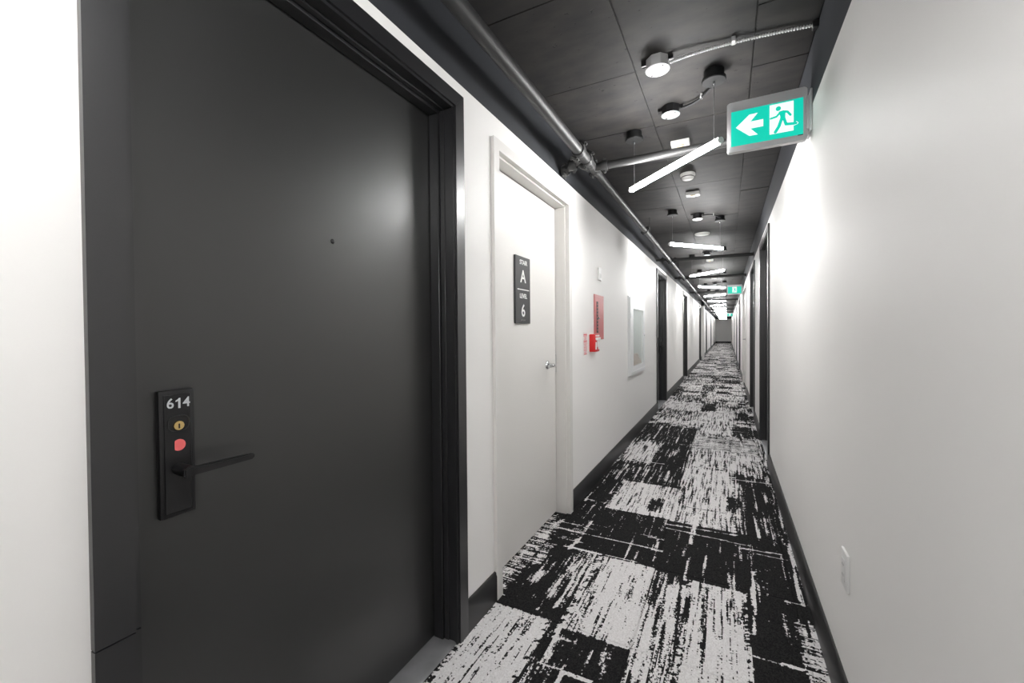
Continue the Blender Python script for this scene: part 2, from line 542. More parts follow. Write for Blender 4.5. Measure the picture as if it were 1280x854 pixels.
# single pale yarn lines: (x0, y0, x1, y1, strength)
LINES = [(-.782, 2.648, -.785, 2.455, .9), (-.782, 2.413, -.803, 2.257, .9), (-.5, 2.629, -.497, 2.278, .85), (-.366, 2.584, -.344, 2.284, .75), (-.187, 2.902, -.19, 2.619, .85), (-.183, 2.46, -.188, 2.227, .75),
    (-.106, 2.516, -.1, 2.13, .6), (.03, 2.511, .026, 2.226, .6), (.119, 2.771, .111, 2.412, .55), (.115, 2.46, .10, 1.967, .85), (.318, 2.876, .296, 2.294, .85), (.304, 2.862, .309, 2.676, .8),
    (-.63, 1.657, -.594, 1.395, .85), (-.54, 1.598, -.536, 1.3, .9), (-.701, 2.177, -.744, 1.9, .9), (-.763, 2.238, -.76, 1.7, .6), (-.66, 2.2, -.69, 1.75, .8),
    (-.954, 2.564, -.728, 2.552, .75), (-.937, 2.473, -.324, 2.464, .85), (-.772, 2.615, -.333, 2.605, .7), (-.839, 2.279, -.415, 2.285, .8), (-.339, 2.767, .104, 2.74, .8), (-.346, 2.824, .047, 2.85, .75),
    (.064, 2.694, .264, 2.713, .8), (.143, 2.66, .341, 2.66, .75), (.043, 1.819, .248, 1.823, .75), (.032, 1.954, .089, 1.946, .8), (-.608, 1.429, -.424, 1.425, .8), (-.635, 1.576, -.536, 1.586, .8),
    (-.974, 2.993, -.759, 2.969, .8), (-.919, 4.06, -.521, 4.089, .8), (.23, 2.248, .306, 2.255, .6), (-.62, 3.95, -.62, 3.5, .8), (-.82, 3.95, -.83, 3.5, .7), (-.5, 5.7, -.5, 4.9, .7), (-.75, 5.7, -.75, 5.0, .7), (.17, 3.2, .17, 2.88, .8),
    (.06, 4.1, .06, 3.5, .8), (-.45, 3.9, -.45, 3.5, .7), (-.7, 3.92, -.7, 3.6, .6), (.245, 3.4, .245, 2.9, .6), (-.93, 2.36, -.75, 2.36, .6)]
for r in range(2, 30):
    for k in range(6):
        x, y = rg.uniform(-0.93, 0.3), ROW0 + r * TS + rg.uniform(0, TS)
        if rg.random() < 0.7: LINES.append((x, y, x + rg.uniform(-.01, .01), y - rg.uniform(.15, .5), rg.uniform(.55, .85)))
        else: LINES.append((x, y, x + rg.uniform(.15, .5), y + rg.uniform(-.01, .01), rg.uniform(.5, .8)))

def carpet_fields(X, Y):
    D = np.full(X.shape, 0.4)   # share of pale yarn
    O = np.zeros(X.shape)
    x0, x1, y0, y1 = X.min(), X.max(), Y.min(), Y.max()
    for a, b, c, d, v, o in PATCH:
        if b < x0 or a > x1 or d < y0 or c > y1: continue
        # the ends of a patch run out unevenly, yarn by yarn, except along a tile seam
        def seam(q):
            e = (q - ROW0) / TS
            return abs(e - round(e)) * TS < 0.035
        key = a * 31.7 + c * 17.3
        jx = np.floor(X / 0.013) + key
        jy = np.floor(Y / 0.011) + key * 1.7
        h1 = np.modf(np.abs(np.sin(jx * 12.9898) * 43758.5453))[0]
        h2 = np.modf(np.abs(np.sin(jx * 78.233) * 24634.6345))[0]
        h3 = np.modf(np.abs(np.sin(jy * 39.425) * 33758.5453))[0]
        ey = 0.16 * min(1.0, (d - c) / 0.4)
        lo = c + (0.006 if seam(c) else ey) * (h1 - 0.5)
        hi = d + (0.006 if seam(d) else ey) * (h2 - 0.5)
        xl = a + (0.0 if abs(a - X2) < 0.02 else min(0.035, (b - a) * 0.12)) * (h3 - 0.5)
        xh = b + (0.0 if abs(b - X2) < 0.02 else min(0.035, (b - a) * 0.12)) * (h3 - 0.5)
        m = (X >= xl) & (X <= xh) & (Y >= lo) & (Y <= hi)
        D[m] = v if v < 0.6 else v - 0.07
        O[m] = o
    for a, c, b, d, v in LINES:
        if max(a, b) < x0 - .02 or min(a, b) > x1 + .02 or max(c, d) < y0 - .02 or min(c, d) > y1 + .02: continue
        dx, dy = b - a, d - c
        t = np.clip(((X - a) * dx + (Y - c) * dy) / (dx * dx + dy * dy), 0, 1)
        dist = np.hypot(X - a - t * dx, Y - c - t * dy)
        wdt = 0.0065 if abs(dx) > abs(dy) else 0.0085
        m = dist < wdt
        D[m] = np.maximum(D[m], v * 0.78)
        O[m] = 1.0 if abs(dx) > abs(dy) else 0.0
    return D, O

def carpet_piece(name, x0, x1, y0, y1, step, parent, ztop=0.0, thick=0.005):
    nx, ny = max(1, round((x1 - x0) / step)), max(1, round((y1 - y0) / step))
    xs, ys = np.linspace(x0, x1, nx + 1), np.linspace(y0, y1, ny + 1)
    X, Y = np.meshgrid(xs, ys)
    D, O = carpet_fields(X, Y)
    co = np.stack([X, Y, np.full(X.shape, ztop)], -1).reshape(-1, 3)
    idx = np.arange((nx + 1) * (ny + 1)).reshape(ny + 1, nx + 1)
    q = np.stack([idx[:-1, :-1], idx[:-1, 1:], idx[1:, 1:], idx[1:, :-1]], -1).reshape(-1, 4)
    # skirt giving the tile its thickness
    rim = np.concatenate([idx[0, :], idx[1:, -1], idx[-1, -2::-1], idx[-2:0:-1, 0]])
    low = co[rim].copy()
    low[:, 2] -= thick
    n0 = len(co)
    k = len(rim)
    lowi = n0 + np.arange(k)
    sk = np.stack([rim, lowi, np.roll(lowi, -1), np.roll(rim, -1)], -1)
    co = np.concatenate([co, low])
    Dv = np.concatenate([D.ravel(), D.ravel()[rim]])
    Ov = np.concatenate([O.ravel(), O.ravel()[rim]])
    q = np.concatenate([q, sk])
    me = bpy.data.meshes.new(name)
    me.vertices.add(len(co))
    me.vertices.foreach_set('co', co.astype(np.float32).ravel())
    me.loops.add(q.size)
    me.loops.foreach_set('vertex_index', q.astype(np.int32).ravel())
    me.polygons.add(len(q))
    me.polygons.foreach_set('loop_start', np.arange(0, q.size, 4, dtype=np.int32))
    me.update(calc_edges=True)
    a = me.attributes.new('dens', 'FLOAT', 'POINT')
    a.data.foreach_set('value', Dv.astype(np.float32))
    a = me.attributes.new('ori', 'FLOAT', 'POINT')
    a.data.foreach_set('value', Ov.astype(np.float32))
    me.materials.append(MT['carpet'])
    o = bpy.data.objects.new(name, me)
    C.objects.link(o)
    if parent: o.parent = parent
    return o

floor = MB().box(XL - DEEP, XR + DEEP, YB - 0.1, YE + 0.1, -0.06, -0.005).build('floor', 'underlay')
tag(floor, 'black and pale grey streaked carpet tile floor of the corridor', 'carpet', kind='structure')
G = 0.0005
ROWS_FINE, ROWS_ALL = 9, 32
for r in range(-1, ROWS_ALL):
    ya, yb = ROW0 + r * TS + G, ROW0 + (r + 1) * TS - G
    st = 0.0102 if r < ROWS_FINE else 0.025
    carpet_piece('carpet_tile', XL if r != 0 else XL, X2 - G, ya, yb, st, floor)
    carpet_piece('carpet_tile', X2 + G, X2 + TS - G, ya, yb, st, floor)
    carpet_piece('carpet_tile', X2 + TS + G, XR, ya, yb, st, floor)
carpet_piece('carpet_tile', XL - 0.14, XL - G, 1.70, 2.715, 0.0102, floor)
carpet_piece('carpet_field', XL, XR, ROW0 + ROWS_ALL * TS + G, YE, 0.05, floor)
carpet_piece('carpet_field', XL, XR, YB, ROW0 - TS - G, 0.05, floor)

# ------------------------------------------------------------------ doors
def wall_map(side, y0):
    """local (depth into wall, along corridor, up) -> world"""
    if side < 0: return lambda d, y, z: (XL - d, y0 + y, z)
    return lambda d, y, z: (XR + d, y0 + y, z)

def casing(root, fm, W, H, cw, proud, material, split=None):
    # two legs and a head, mitred, with a small moulded step at the inner edge
    st = 0.010
    for s in (0, 1):
        zs = [(0, None)] if split is None or s == 1 else [(0, split - 0.0012), (split + 0.0012, None)]
        for z0, z1 in zs:
            m = MB()
            def Yf(a): return a if s == 0 else W - a
            for (a, b, p) in ((0, cw - st, proud), (cw - st, cw, proud * 0.45)):
                za, zb = (H - a - 0.0012, H - b - 0.0012) if z1 is None else (z1, z1)
                m.prism([(Yf(a), z0), (Yf(b), z0), (Yf(b), zb), (Yf(a), za)], 'x', -p, 0.002)
            m.build('casing_leg', material, root, fm)
    m = MB()
    for (a, b, p) in ((0, cw - st, proud), (cw - st, cw, proud * 0.45)):
        m.prism([(a, H - a), (W - a, H - a), (W - b, H - b), (b, H - b)], 'x', -p, 0.002)
    m.build('casing_head', material, root, fm)

def jamb(root, fm, W, H, cw, material, d_leaf, stop_w=0.016):
    m = MB()
    o = cw - 0.002                    # lining of the opening, stepped down to the door stop
    for (y0, y1) in ((0.004, o), (W - o, W - 0.004)):
        m.box(0.001, DEEP, y0, y1, 0, H - o)
    m.box(0.001, DEEP, 0.004, W - 0.004, H - o, H - 0.004)
    m.build('jamb', material, root, fm)
    m = MB()
    d0, d1 = d_leaf - 0.045, d_leaf - 0.002
    s = o + stop_w
    for (y0, y1) in ((o, s), (W - s, W - o)):
        m.box(d0, d1, y0, y1, 0.008, H - s, 0.0015, 1)
    m.box(d0, d1, o, W - o, H - s, H - o, 0.0015, 1)
    m.build('door_stop', material, root, fm)
    m = MB()
    s2 = o + stop_w * 0.42
    for (y0, y1) in ((o, s2), (W - s2, W - o)):
        m.box(d0 - 0.022, d0 - 0.002, y0, y1, 0.008, H - s2, 0.001, 1)
    m.box(d0 - 0.022, d0 - 0.002, o, W - o, H - s2, H - o, 0.001, 1)
    m.build('frame_bead', material, root, fm)
    return o

def lock_set(root, fm, yc, d, flip, detail):
    """long black plate with lever; yc = plate centre, lever points to +y unless flip"""
    f = -1 if flip else 1
    hw = 0.033
    z0, z1 = 0.852, 1.121
    m = MB()
    m.box(d - 0.014, d, yc - hw, yc + hw, z0, z1, 0.003)
    plate = m.build('lock_plate', 'hard', root, fm)
    MB().box(d - 0.0165, d - 0.0135, yc - hw + 0.008, yc + hw - 0.008, z0 + 0.009, z1 - 0.009, 0.0012, 1).build('raised_field', 'hard', plate, fm)
    # lever: round neck, then a flat bar with a rounded end
    zl, p = 0.953, 0.052
    m = MB()
    m.lathe([(0.0, 0.0), (0.0125, 0.0), (0.0125, -p + 0.004), (0.0, -p + 0.004)], 18, (d - 0.016, yc, zl), 'x')
    m.build('lever_neck', 'hard', plate, fm)
    m = MB()
    y_a, y_b = yc - 0.013 * f, yc + 0.132 * f
    pts = [(y_a, zl - 0.006), (y_a + 0.004 * f, zl - 0.0085), (y_b - 0.006 * f, zl - 0.0075), (y_b - 0.001 * f, zl - 0.004), (y_b, zl + 0.001), (y_b - 0.003 * f, zl + 0.005), (y_b - 0.008 * f, zl + 0.0065), (y_a + 0.004 * f, zl + 0.0085), (y_a, zl + 0.006)]
    m.prism(pts, 'x', d - 0.016 - p, d - 0.016 - p + 0.014, 0.0025)
    m.build('lever', 'hard', plate, fm)
    if detail:
        m = MB()
        m.lathe([(0.0, -0.003), (0.0095, -0.003), (0.0105, 0.0), (0.0105, 0.002)], 24, (d - 0.0165, yc + 0.001, 1.045), 'x')
        m.build('key_cylinder', 'brass', plate, fm)
        MB().box(d - 0.0202, d - 0.0194, yc - 0.0002, yc + 0.0022, 1.039, 1.049).build('keyway', 'darkslot', plate, fm)
        m = MB()
        n = 28
        outer = [(yc + 0.001 + 0.0195 * math.copysign(abs(math.cos(t)) ** 0.7, math.cos(t)), 1.050 + 0.0165 * math.copysign(abs(math.sin(t)) ** 0.7, math.sin(t))) for t in [i * 2 * math.pi / n for i in range(n)]]
        loop = [(d - 0.0172, a, b) for a, b in outer]
        m.tube(loop + loop[:2], 0.0009, 6, False)
        m.build('cylinder_cover_outline', 'frame', plate, fm)
        # red reader sticker: a disc cut on one side
        pts = []
        for i in range(25):
            t = math.radians(-128 + i * 256 / 24)
            pts.append((yc + 0.001 + 0.0122 * math.cos(t), 1.0035 + 0.0122 * math.sin(t)))
        for i in range(1, 8):
            t = math.radians(128 + i * 104 / 8)
            pts.append((yc + 0.001 + 0.0122 * math.cos(t) + 0.0042 * math.sin(math.pi * i / 8), 1.0035 + 0.0122 * math.sin(t)))
        m = MB().prism(pts, 'x', d - 0.0175, d - 0.016)
        m.build('reader_window', 'pinkred', plate, fm)
    return plate

def apartment_door(name, side, a, b, H, label, flip=False, split=None, detail=False, sill='sill'):
    W = b - a
    fm = wall_map(side, a)
    root = empty(name, (0, 0, 0), label, 'door', kind='structure')
    cw, dl = 0.066, 0.100
    casing(root, fm, W, H, cw, 0.015, 'frame', split)
    o = jamb(root, fm, W, H, cw, 'frame', dl)
    leaf = MB().box(dl, dl + 0.044, o + 0.003, W - o - 0.003, 0.010, H - o - 0.003, 0.0015, 1).build('door_leaf', 'door', root, fm)
    m = MB()
    m.prism([(0.0, 0.001), (DEEP, 0.001), (DEEP, 0.008), (0.012, 0.008), (0.0, 0.003)], 'y', o + 0.0005, W - o - 0.0005)
    m.build('threshold', sill, root, fm)
    yc = 0.170 if not flip else W - 0.170
    lock_set(root, fm, yc, dl, flip, detail)
    m = MB()
    m.lathe([(0.0, -0.003), (0.004, -0.0035), (0.0065, -0.002), (0.0075, 0.0), (0.0075, 0.004)], 18, (dl, W * 0.518, 1.515), 'x')
    m.build('peephole', 'hard', root, fm)
    return root, fm

d1, fm1 = apartment_door('door_1', -1, *DL[0], 'black apartment door numbered 614 with black lever lock plate', False, 0.706, True, 'sill')
plate1 = [o for o in bpy.data.objects if o.parent == d1 and o.name.startswith('lock_plate')][0]
for ch, off in (('6', -0.0150), ('4', 0.0150)):
    text_mesh('room_digit', ch, 'print', plate1, 0.0295, lambda u, v, t, o_=off: fm1(0.100 - 0.0168 + t, 0.1715 + o_ + u, 1.0925 + v), 0.95, 0.0003)
# digit one with its flag
MB().prism([(0.1715 + q[0], 1.0925 + q[1] * 0.92) for q in ((0.0035, -0.0115), (0.0035, 0.0118), (0.0008, 0.0118), (-0.0015, 0.0088), (-0.0052, 0.0066), (-0.0052, 0.0034), (-0.0005, 0.0056), (-0.0005, -0.0115))], 'x', 0.100 - 0.0172, 0.100 - 0.0164).build('room_digit', 'print', plate1, fm1)
left_names = ['black door just past the white hose cabinet', 'second black door past the white hose cabinet', 'third black door past the white hose cabinet', 'fourth black door past the white hose cabinet, after the pilaster', 'fifth black door past the white hose cabinet', 'last black door on the hose cabinet wall before the end wall']
for i, (dd, lab) in enumerate(zip(DL[2:], left_names)):
    apartment_door('door_%d' % (3 + i), -1, *dd, lab, True)
right_names = ['black door nearest the wall outlet, on the exit sign wall', 'second black door after the wall outlet, before the white service door', None, 'black door right after the white service door', 'second black door after the white service door', 'third black door after the white service door', 'fourth black door after the white service door', 'last black door on the exit sign wall before the end wall']
k = 9
for dd, lab in zip(DR, right_names):
    if lab:
        apartment_door('door_%d' % k, 1, *dd, lab, k % 2 == 0)
        k += 1

# stair door: cream steel, flush leaf in a pressed frame
a, b, H = DL[1]
W = b - a
fm2 = wall_map(-1, a)
d2 = empty('door_2', (0, 0, 0), 'cream flush stair door with chrome lever beside door 614', 'door', kind='structure')
def steel_frame(root, fm, W, H, face, dl):
    for s in (0, 1):
        m = MB()
        Yf = (lambda q: q) if s == 0 else (lambda q: W - q)
        m.prism([(-0.016, Yf(0)), (-0.016, Yf(face)), (0.012, Yf(face)), (0.012, Yf(face + 0.010)), (DEEP, Yf(face + 0.010)), (DEEP, Yf(0.004)), (0.001, Yf(0.004)), (0.001, Yf(0))], 'z', 0, H - face)
        m.build('frame_leg', 'cream', root, fm)
    m = MB()
    m.prism([(-0.016, H), (-0.016, H - face), (0.012, H - face), (0.012, H - face - 0.010), (DEEP, H - face - 0.010), (DEEP, H - 0.004), (0.001, H - 0.004), (0.001, H)], 'y', 0.0, W)
    m.build('frame_head', 'cream', root, fm)
steel_frame(d2, fm2, W, H, 0.050, 0.08)
MB().box(0.082, 0.127, 0.064, W - 0.064, 0.010, H - 0.064, 0.0015, 1).build('door_leaf', 'cream', d2, fm2)
m = MB()
m.box(0.1285, 0.134, 0.06, W - 0.06, 0.001, H - 0.06)
m.build('seal', 'darkslot', d2, fm2)
yh, zh = 2.526 - a, 1.020
m = MB()
m.lathe([(0, -0.012), (0.024, -0.012), (0.028, -0.008), (0.029, 0.0), (0.029, 0.001)], 24, (0.082, yh, zh), 'x')
hd = m.build('handle_rose', 'chrome', d2, fm2)
m = MB()
m.tube([(0.075, yh, zh), (0.036, yh, zh), (0.028, yh - 0.006, zh), (0.024, yh - 0.02, zh), (0.024, yh - 0.085, zh), (0.028, yh - 0.098, zh)], [0.011, 0.0105, 0.0105, 0.010, 0.009, 0.008], 14)
m.build('lever', 'chrome', hd, fm2)
m = MB()
m.box(0.078, 0.083, W - 0.0655, W - 0.0635, 0.96, 1.08)
m.build('latch_plate', 'chrome', d2, fm2)

# white service door on the exit sign wall
a, b, H = DR[2]
W = b - a
fm3 = wall_map(1, a)
d3 = empty('door_16', (0, 0, 0), 'white double service door with small hinges on the exit sign wall', 'door', kind='structure')
steel_frame(d3, fm3, W, H, 0.045, 0.03)
for s in (0, 1):
    y0, y1 = (0.058, W / 2 - 0.002) if s == 0 else (W / 2 + 0.002, W - 0.058)
    lf = MB().box(0.020, 0.065, y0, y1, 0.010, H - 0.058, 0.0015, 1).build('door_leaf', 'cream', d3, fm3)
    for z in (0.22, 1.46, 1.86):
        yy = 0.056 if s == 0 else W - 0.056
        MB().box(0.004, 0.020, yy - 0.008, yy + 0.02, z - 0.055, z + 0.055, 0.004).build('hinge', 'galv', lf, fm3)
m = MB()
yy = W / 2 - 0.08
m.lathe([(0, -0.012), (0.028, -0.012), (0.028, 0.001)], 18, (0.020, yy, 1.03), 'x')
m.tube([(0.014, yy, 1.03), (-0.03, yy, 1.03), (-0.035, yy - 0.02, 1.03), (-0.035, yy - 0.1, 1.03)], 0.009, 10)
m.build('handle', 'chrome', d3, fm3)

# ------------------------------------------------------------------ sign on the stair door
XF = XL - 0.082                     # face of the stair door leaf
sg = empty('stair_sign', (XF, 2.15, 1.28), 'charcoal plate reading STAIR A LEVEL 6 on the cream door', 'sign')
def sgm(x, y, z): return (x - XF, y - 2.15, z - 1.28)
m = MB()
ys0, ys1, zs0, zs1 = 2.056, 2.246, 1.283, 1.660
m.box(XF, XF + 0.012, ys0, ys1, zs0, zs1, 0.0015, 1)
m.build('plate', 'signplate', sg, sgm)
ycs = (ys0 + ys1) / 2
def sw(yo, zo): return lambda u, v, t: sgm(XF + 0.0125 + t, ycs + yo + u, zo + v)
text_mesh('lettering', 'STAIR', 'white_print', sg, 0.036, sw(0.006, 1.626), 1.06, 0.0006)
text_mesh('lettering', 'A', 'white_print', sg, 0.100, sw(0.0, 1.545), 1.05, 0.0012)
text_mesh('lettering', 'LEVEL', 'white_print', sg, 0.036, sw(0.002, 1.437), 1.02, 0.0006)
text_mesh('lettering', '6', 'white_print', sg, 0.098, sw(-0.001, 1.353), 1.05, 0.0012)
MB().box(XF + 0.0118, XF + 0.0132, ys0 + 0.022, ys1 - 0.018, 1.4715, 1.4765).build('rule_line', 'white_print', sg, sgm)
m = MB()
for i in range(10):
    for j in range(2):
        if (i * 7 + j * 3) % 5 < 3:
            yy, zz = ycs - 0.03 + i * 0.0062, 1.300 + j * 0.004
            m.lathe([(0.0016, 0.0), (0.0012, 0.001), (0, 0.0014)], 8, (XF + 0.012, yy, zz), 'x')
bo = m.build('raised_dots', 'plastic_dim', sg, sgm)

# ------------------------------------------------------------------ fixtures on the left wall
def at(name, loc, label, cat, group=None):
    r = empty(name, loc, label, cat, group)
    L = Vector(loc)
    return r, (lambda x, y, z: (x - L.x, y - L.y, z - L.z))

r, mp = at('wall_sensor', (XL, 3.475, 1.66), 'small white rounded sensor on the wall above the red panel', 'sensor')
MB().box(XL, XL + 0.014, 3.437, 3.520, 1.662, 1.765, 0.004).build('housing', 'plastic', r, mp)
MB().box(XL + 0.0138, XL + 0.0155, 3.455, 3.50, 1.68, 1.715, 0.0005, 1).build('lens', 'plastic_dim', r, mp)

r, mp = at('fire_cabinet', (XL, 3.46, 1.165), 'pinkish red flush steel fire cabinet with a dark vertical slot', 'cabinet')
MB().box(XL, XL + 0.006, 3.32, 3.605, 1.165, 1.535, 0.0015, 1).build('cover', 'sheen_red', r, mp)
MB().box(XL + 0.0055, XL + 0.0075, 3.337, 3.588, 1.182, 1.518, 0.001, 1).build('door', 'sheen_red', r, mp)
s_ = MB().box(XL + 0.007, XL + 0.0085, 3.374, 3.424, 1.222, 1.478).build('slot', 'darkslot', r, mp)
for i in range(9):
    MB().box(XL + 0.0083, XL + 0.0095, 3.392, 3.408, 1.238 + i * 0.0265, 1.249 + i * 0.0265).build('slot_mark', 'sheen_red', s_, mp)
m = MB()
m.lathe([(0.0, 0.009), (0.007, 0.008), (0.009, 0.0)], 14, (XL + 0.0075, 3.435, 1.342), 'x')
m.build('lock', 'chrome', r, mp)

r, mp = at('pull_station', (XL, 3.265, 1.072), 'bright red fire alarm pull station beside the red printed notice', 'alarm')
MB().box(XL, XL + 0.046, 3.19, 3.325, 1.074, 1.212, 0.006).build('housing', 'red', r, mp)
hbar = MB().box(XL + 0.046, XL + 0.060, 3.205, 3.312, 1.165, 1.186, 0.003).build('pull_bar', 'white_print', r, mp)
MB().box(XL + 0.046, XL + 0.058, 3.245, 3.272, 1.110, 1.165, 0.003).build('pull_stem', 'white_print', r, mp)
for i, (y0, y1) in enumerate(((3.205, 3.236), (3.281, 3.312))):
    MB().box(XL + 0.0455, XL + 0.0475, y0, y1, 1.092, 1.150).build('marking', 'white_print', r, mp)
MB().box(XL + 0.0455, XL + 0.0475, 3.205, 3.312, 1.194, 1.204).build('marking', 'paper', r, mp)

r, mp = at('notice', (XL, 3.09, 1.055), 'narrow white notice with lines of red print left of the pull station', 'notice')
MB().box(XL, XL + 0.0012, 3.035, 3.137, 1.055, 1.228).build('sheet', 'paper', r, mp)
rr = random.Random(2)
for i in range(13):
    z = 1.215 - i * 0.0122
    big = i in (0, 4, 12)
    ln = rr.uniform(0.05, 0.088)
    MB().box(XL + 0.0011, XL + 0.0017, 3.086 - ln / 2, 3.086 + ln / 2, z - (0.009 if big else 0.0055), z).build('print_line', 'redprint', r, mp)

# hose cabinet: recessed tub, proud white door frame, glass
y0, y1, z0, z1 = 4.625, 5.505, 0.748, 1.602
r, mp = at('hose_cabinet', (XL, (y0 + y1) / 2, z0), 'white glazed fire hose cabinet set in the wall', 'cabinet')
gy0, gy1, gz0, gz1 = y0 + 0.155, y1 - 0.085, 0.835, 1.480
p = 0.030
m = MB()
m.box(XL, XL + p, y0, gy0, z0, z1)
m.box(XL, XL + p, gy1, y1, z0, z1)
m.box(XL, XL + p, gy0, gy1, z0, gz0)
m.box(XL, XL + p, gy0, gy1, gz1, z1)
m.build('door_frame', 'whitemetal', r, mp)
m = MB()
for (a_, b_, c_, d_) in ((y0 - 0.012, y0, z0 - 0.012, z1 + 0.012), (y1, y1 + 0.012, z0 - 0.012, z1 + 0.012), (y0, y1, z0 - 0.012, z0), (y0, y1, z1, z1 + 0.012)):
    m.box(XL, XL + 0.014, a_, b_, c_, d_)
m.build('trim_flange', 'whitemetal', r, mp)
MB().box(XL + 0.0005, XL + 0.003, gy0, gy1, gz0, gz1).build('back_panel', 'cabin', r, mp)
MB().box(XL + 0.0255, XL + 0.0285, gy0, gy1, gz0, gz1).build('pane', 'glass', r, mp)
MB().box(XL + p, XL + p + 0.004, y0 + 0.06, y1 - 0.04, 0.776, 0.782, 0.001, 1).build('lower_rib', 'whitemetal', r, mp)
m = MB()
m.lathe([(0, 0.012), (0.012, 0.010), (0.014, 0.0)], 16, (XL + p, gy1 + 0.03, 1.18), 'x')
m.build('latch', 'galv', r, mp)
for z in (0.95, 1.40):
    MB().box(XL + 0.014, XL + 0.036, y0 - 0.006, y0 + 0.004, z - 0.03, z + 0.03, 0.002, 1).build('hinge', 'whitemetal', r, mp)
hs = empty('fire_hose', (XL + 0.012, 5.05, gz0), 'beige canvas hose folded low behind the cabinet glass', 'hose')
L0 = Vector((XL + 0.012, 5.05, gz0))
m = MB()
pts = []
for i in range(6):
    z = gz0 + 0.014 + i * 0.022
    ya, yb = gy0 + 0.05 + 0.012 * (i % 2), gy1 - 0.10 - 0.05 * i
    row = [(XL + 0.0145, ya, z), (XL + 0.0145, (ya + yb) / 2, z + 0.004), (XL + 0.0145, yb, z)]
    pts += row if i % 2 == 0 else row[::-1]
m.tube(pts, 0.0095, 8)
m.build('hose_folds', 'hose', hs, lambda x, y, z: (x - L0.x, y - L0.y, z - L0.z))

# ------------------------------------------------------------------ wall outlet
r, mp = at('wall_outlet', (XR, 1.655, 0.415), 'white electrical outlet plate low on the exit sign wall', 'outlet')
MB().box(XR - 0.008, XR, 1.618, 1.692, 0.418, 0.535, 0.002).build('plate', 'plastic', r, mp)
ins = MB().box(XR - 0.0105, XR - 0.0075, 1.638, 1.672, 0.443, 0.510, 0.001, 1).build('receptacle', 'plastic', r, mp)
for z in (0.460, 0.493):
    for yy in (1.649, 1.661):
        MB().box(XR - 0.0108, XR - 0.0103, yy - 0.001, yy + 0.001, z - 0.004, z + 0.004).build('slot', 'darkslot', ins, mp)

# ------------------------------------------------------------------ exit signs
def strokes(m, pts, rad, y0, y1):
    """flat band with round ends along a polyline in the x-z plane"""
    for (a_, b_) in zip(pts, pts[1:]):
        d = math.atan2(b_[1] - a_[1], b_[0] - a_[0])
        poly = [(b_[0] + rad * math.cos(d + t), b_[1] + rad * math.sin(d + t)) for t in [(-90 + i * 20) * math.pi / 180 for i in range(10)]]
        poly += [(a_[0] + rad * math.cos(d + t), a_[1] + rad * math.sin(d + t)) for t in [(90 + i * 20) * math.pi / 180 for i in range(10)]]
        m.prism(poly, 'y', y0, y1)

def rounded_rect(x0, x1, z0, z1, r_, n=5):
    P = []
    for cx, cz, s in ((x1 - r_, z0 + r_, -90), (x1 - r_, z1 - r_, 0), (x0 + r_, z1 - r_, 90), (x0 + r_, z0 + r_, 180)):
        for i in range(n + 1):
            t = math.radians(s + 90 * i / n)
            P.append((cx + r_ * math.cos(t), cz + r_ * math.sin(t)))
    return P

def exit_sign(Y, label, arrow):
    x0, x1, z0, z1 = 0.0, 0.322, 2.093, 2.330
    loc = (XR, Y, (z0 + z1) / 2)
    r, mp = at('exit_sign', loc, label, 'exit sign')
    m = MB().prism(rounded_rect(x0, x1, z0, z1, 0.012), 'y', Y, Y + 0.030, 0.003)
    m.build('housing', 'silver', r, mp)
    px0, px1, pz0, pz1 = 0.018, 0.306, 2.119, 2.284
    face = MB().box(px0, px1, Y - 0.0015, Y + 0.001, pz0, pz1).build('lit_face', 'green', r, mp)
    ox = 0.0 if arrow else -0.060
    m = MB().box(0.176 + ox, 0.2695 + ox, Y - 0.0025, Y - 0.001, 2.143, 2.2775)
    m.build('doorway_mark', 'exitwhite', face, mp)
    if arrow:
        A = [(0.038, 2.2055), (0.0945, 2.2555), (0.129, 2.2565), (0.099, 2.222), (0.151, 2.222), (0.151, 2.189), (0.099, 2.189), (0.129, 2.1555), (0.0945, 2.1555)]
        MB().prism(A, 'y', Y - 0.0025, Y - 0.001).build('arrow_mark', 'exitwhite', face, mp)
    m = MB()
    ya, yb = Y - 0.0036, Y - 0.002
    S = lambda q: [(a_ + ox, b_) for a_, b_ in q]
    hc = (0.2105 + ox, 2.2545)
    m.prism([(hc[0] + 0.0105 * math.cos(i * math.pi / 8), hc[1] + 0.0105 * math.sin(i * math.pi / 8)) for i in range(16)], 'y', ya, yb)
    strokes(m, S([(0.216, 2.234), (0.2035, 2.2195), (0.181, 2.2155)]), 0.0042, ya, yb)
    strokes(m, S([(0.228, 2.2375), (0.2455, 2.2325), (0.2575, 2.2155)]), 0.0046, ya, yb)
    m.prism(S([(0.212, 2.240), (0.232, 2.242), (0.238, 2.232), (0.2375, 2.203), (0.2165, 2.197), (0.2185, 2.215)]), 'y', ya, yb)
    strokes(m, S([(0.2225, 2.203), (0.2125, 2.172), (0.199, 2.150)]), 0.0065, ya, yb)
    strokes(m, S([(0.2325, 2.205), (0.2405, 2.177), (0.2785, 2.1725)]), 0.0058, ya, yb)
    m.build('running_figure', 'green', face, mp)
    m = MB()
    strokes(m, S([(0.2715, 2.1655), (0.284, 2.1690), (0.2865, 2.1735), (0.280, 2.1805)]), 0.0012, ya, yb)
    m.build('foot_outline', 'exitwhite', face, mp)
    if arrow:
        MB().box(0.2855, 0.305, Y - 0.0030, Y - 0.001, 2.1155, 2.1185).build('maker_mark', 'darkslot', r, mp)
    m = MB()
    m.box(x1 - 0.004, XR - 0.001, Y - 0.010, Y + 0.055, z0 + 0.045, z1 - 0.045, 0.004)
    m.box(XR - 0.008, XR, Y - 0.030, Y + 0.075, z0 + 0.025, z1 - 0.025, 0.003)
    m.build('wall_bracket', 'silver', r, mp)
    return r

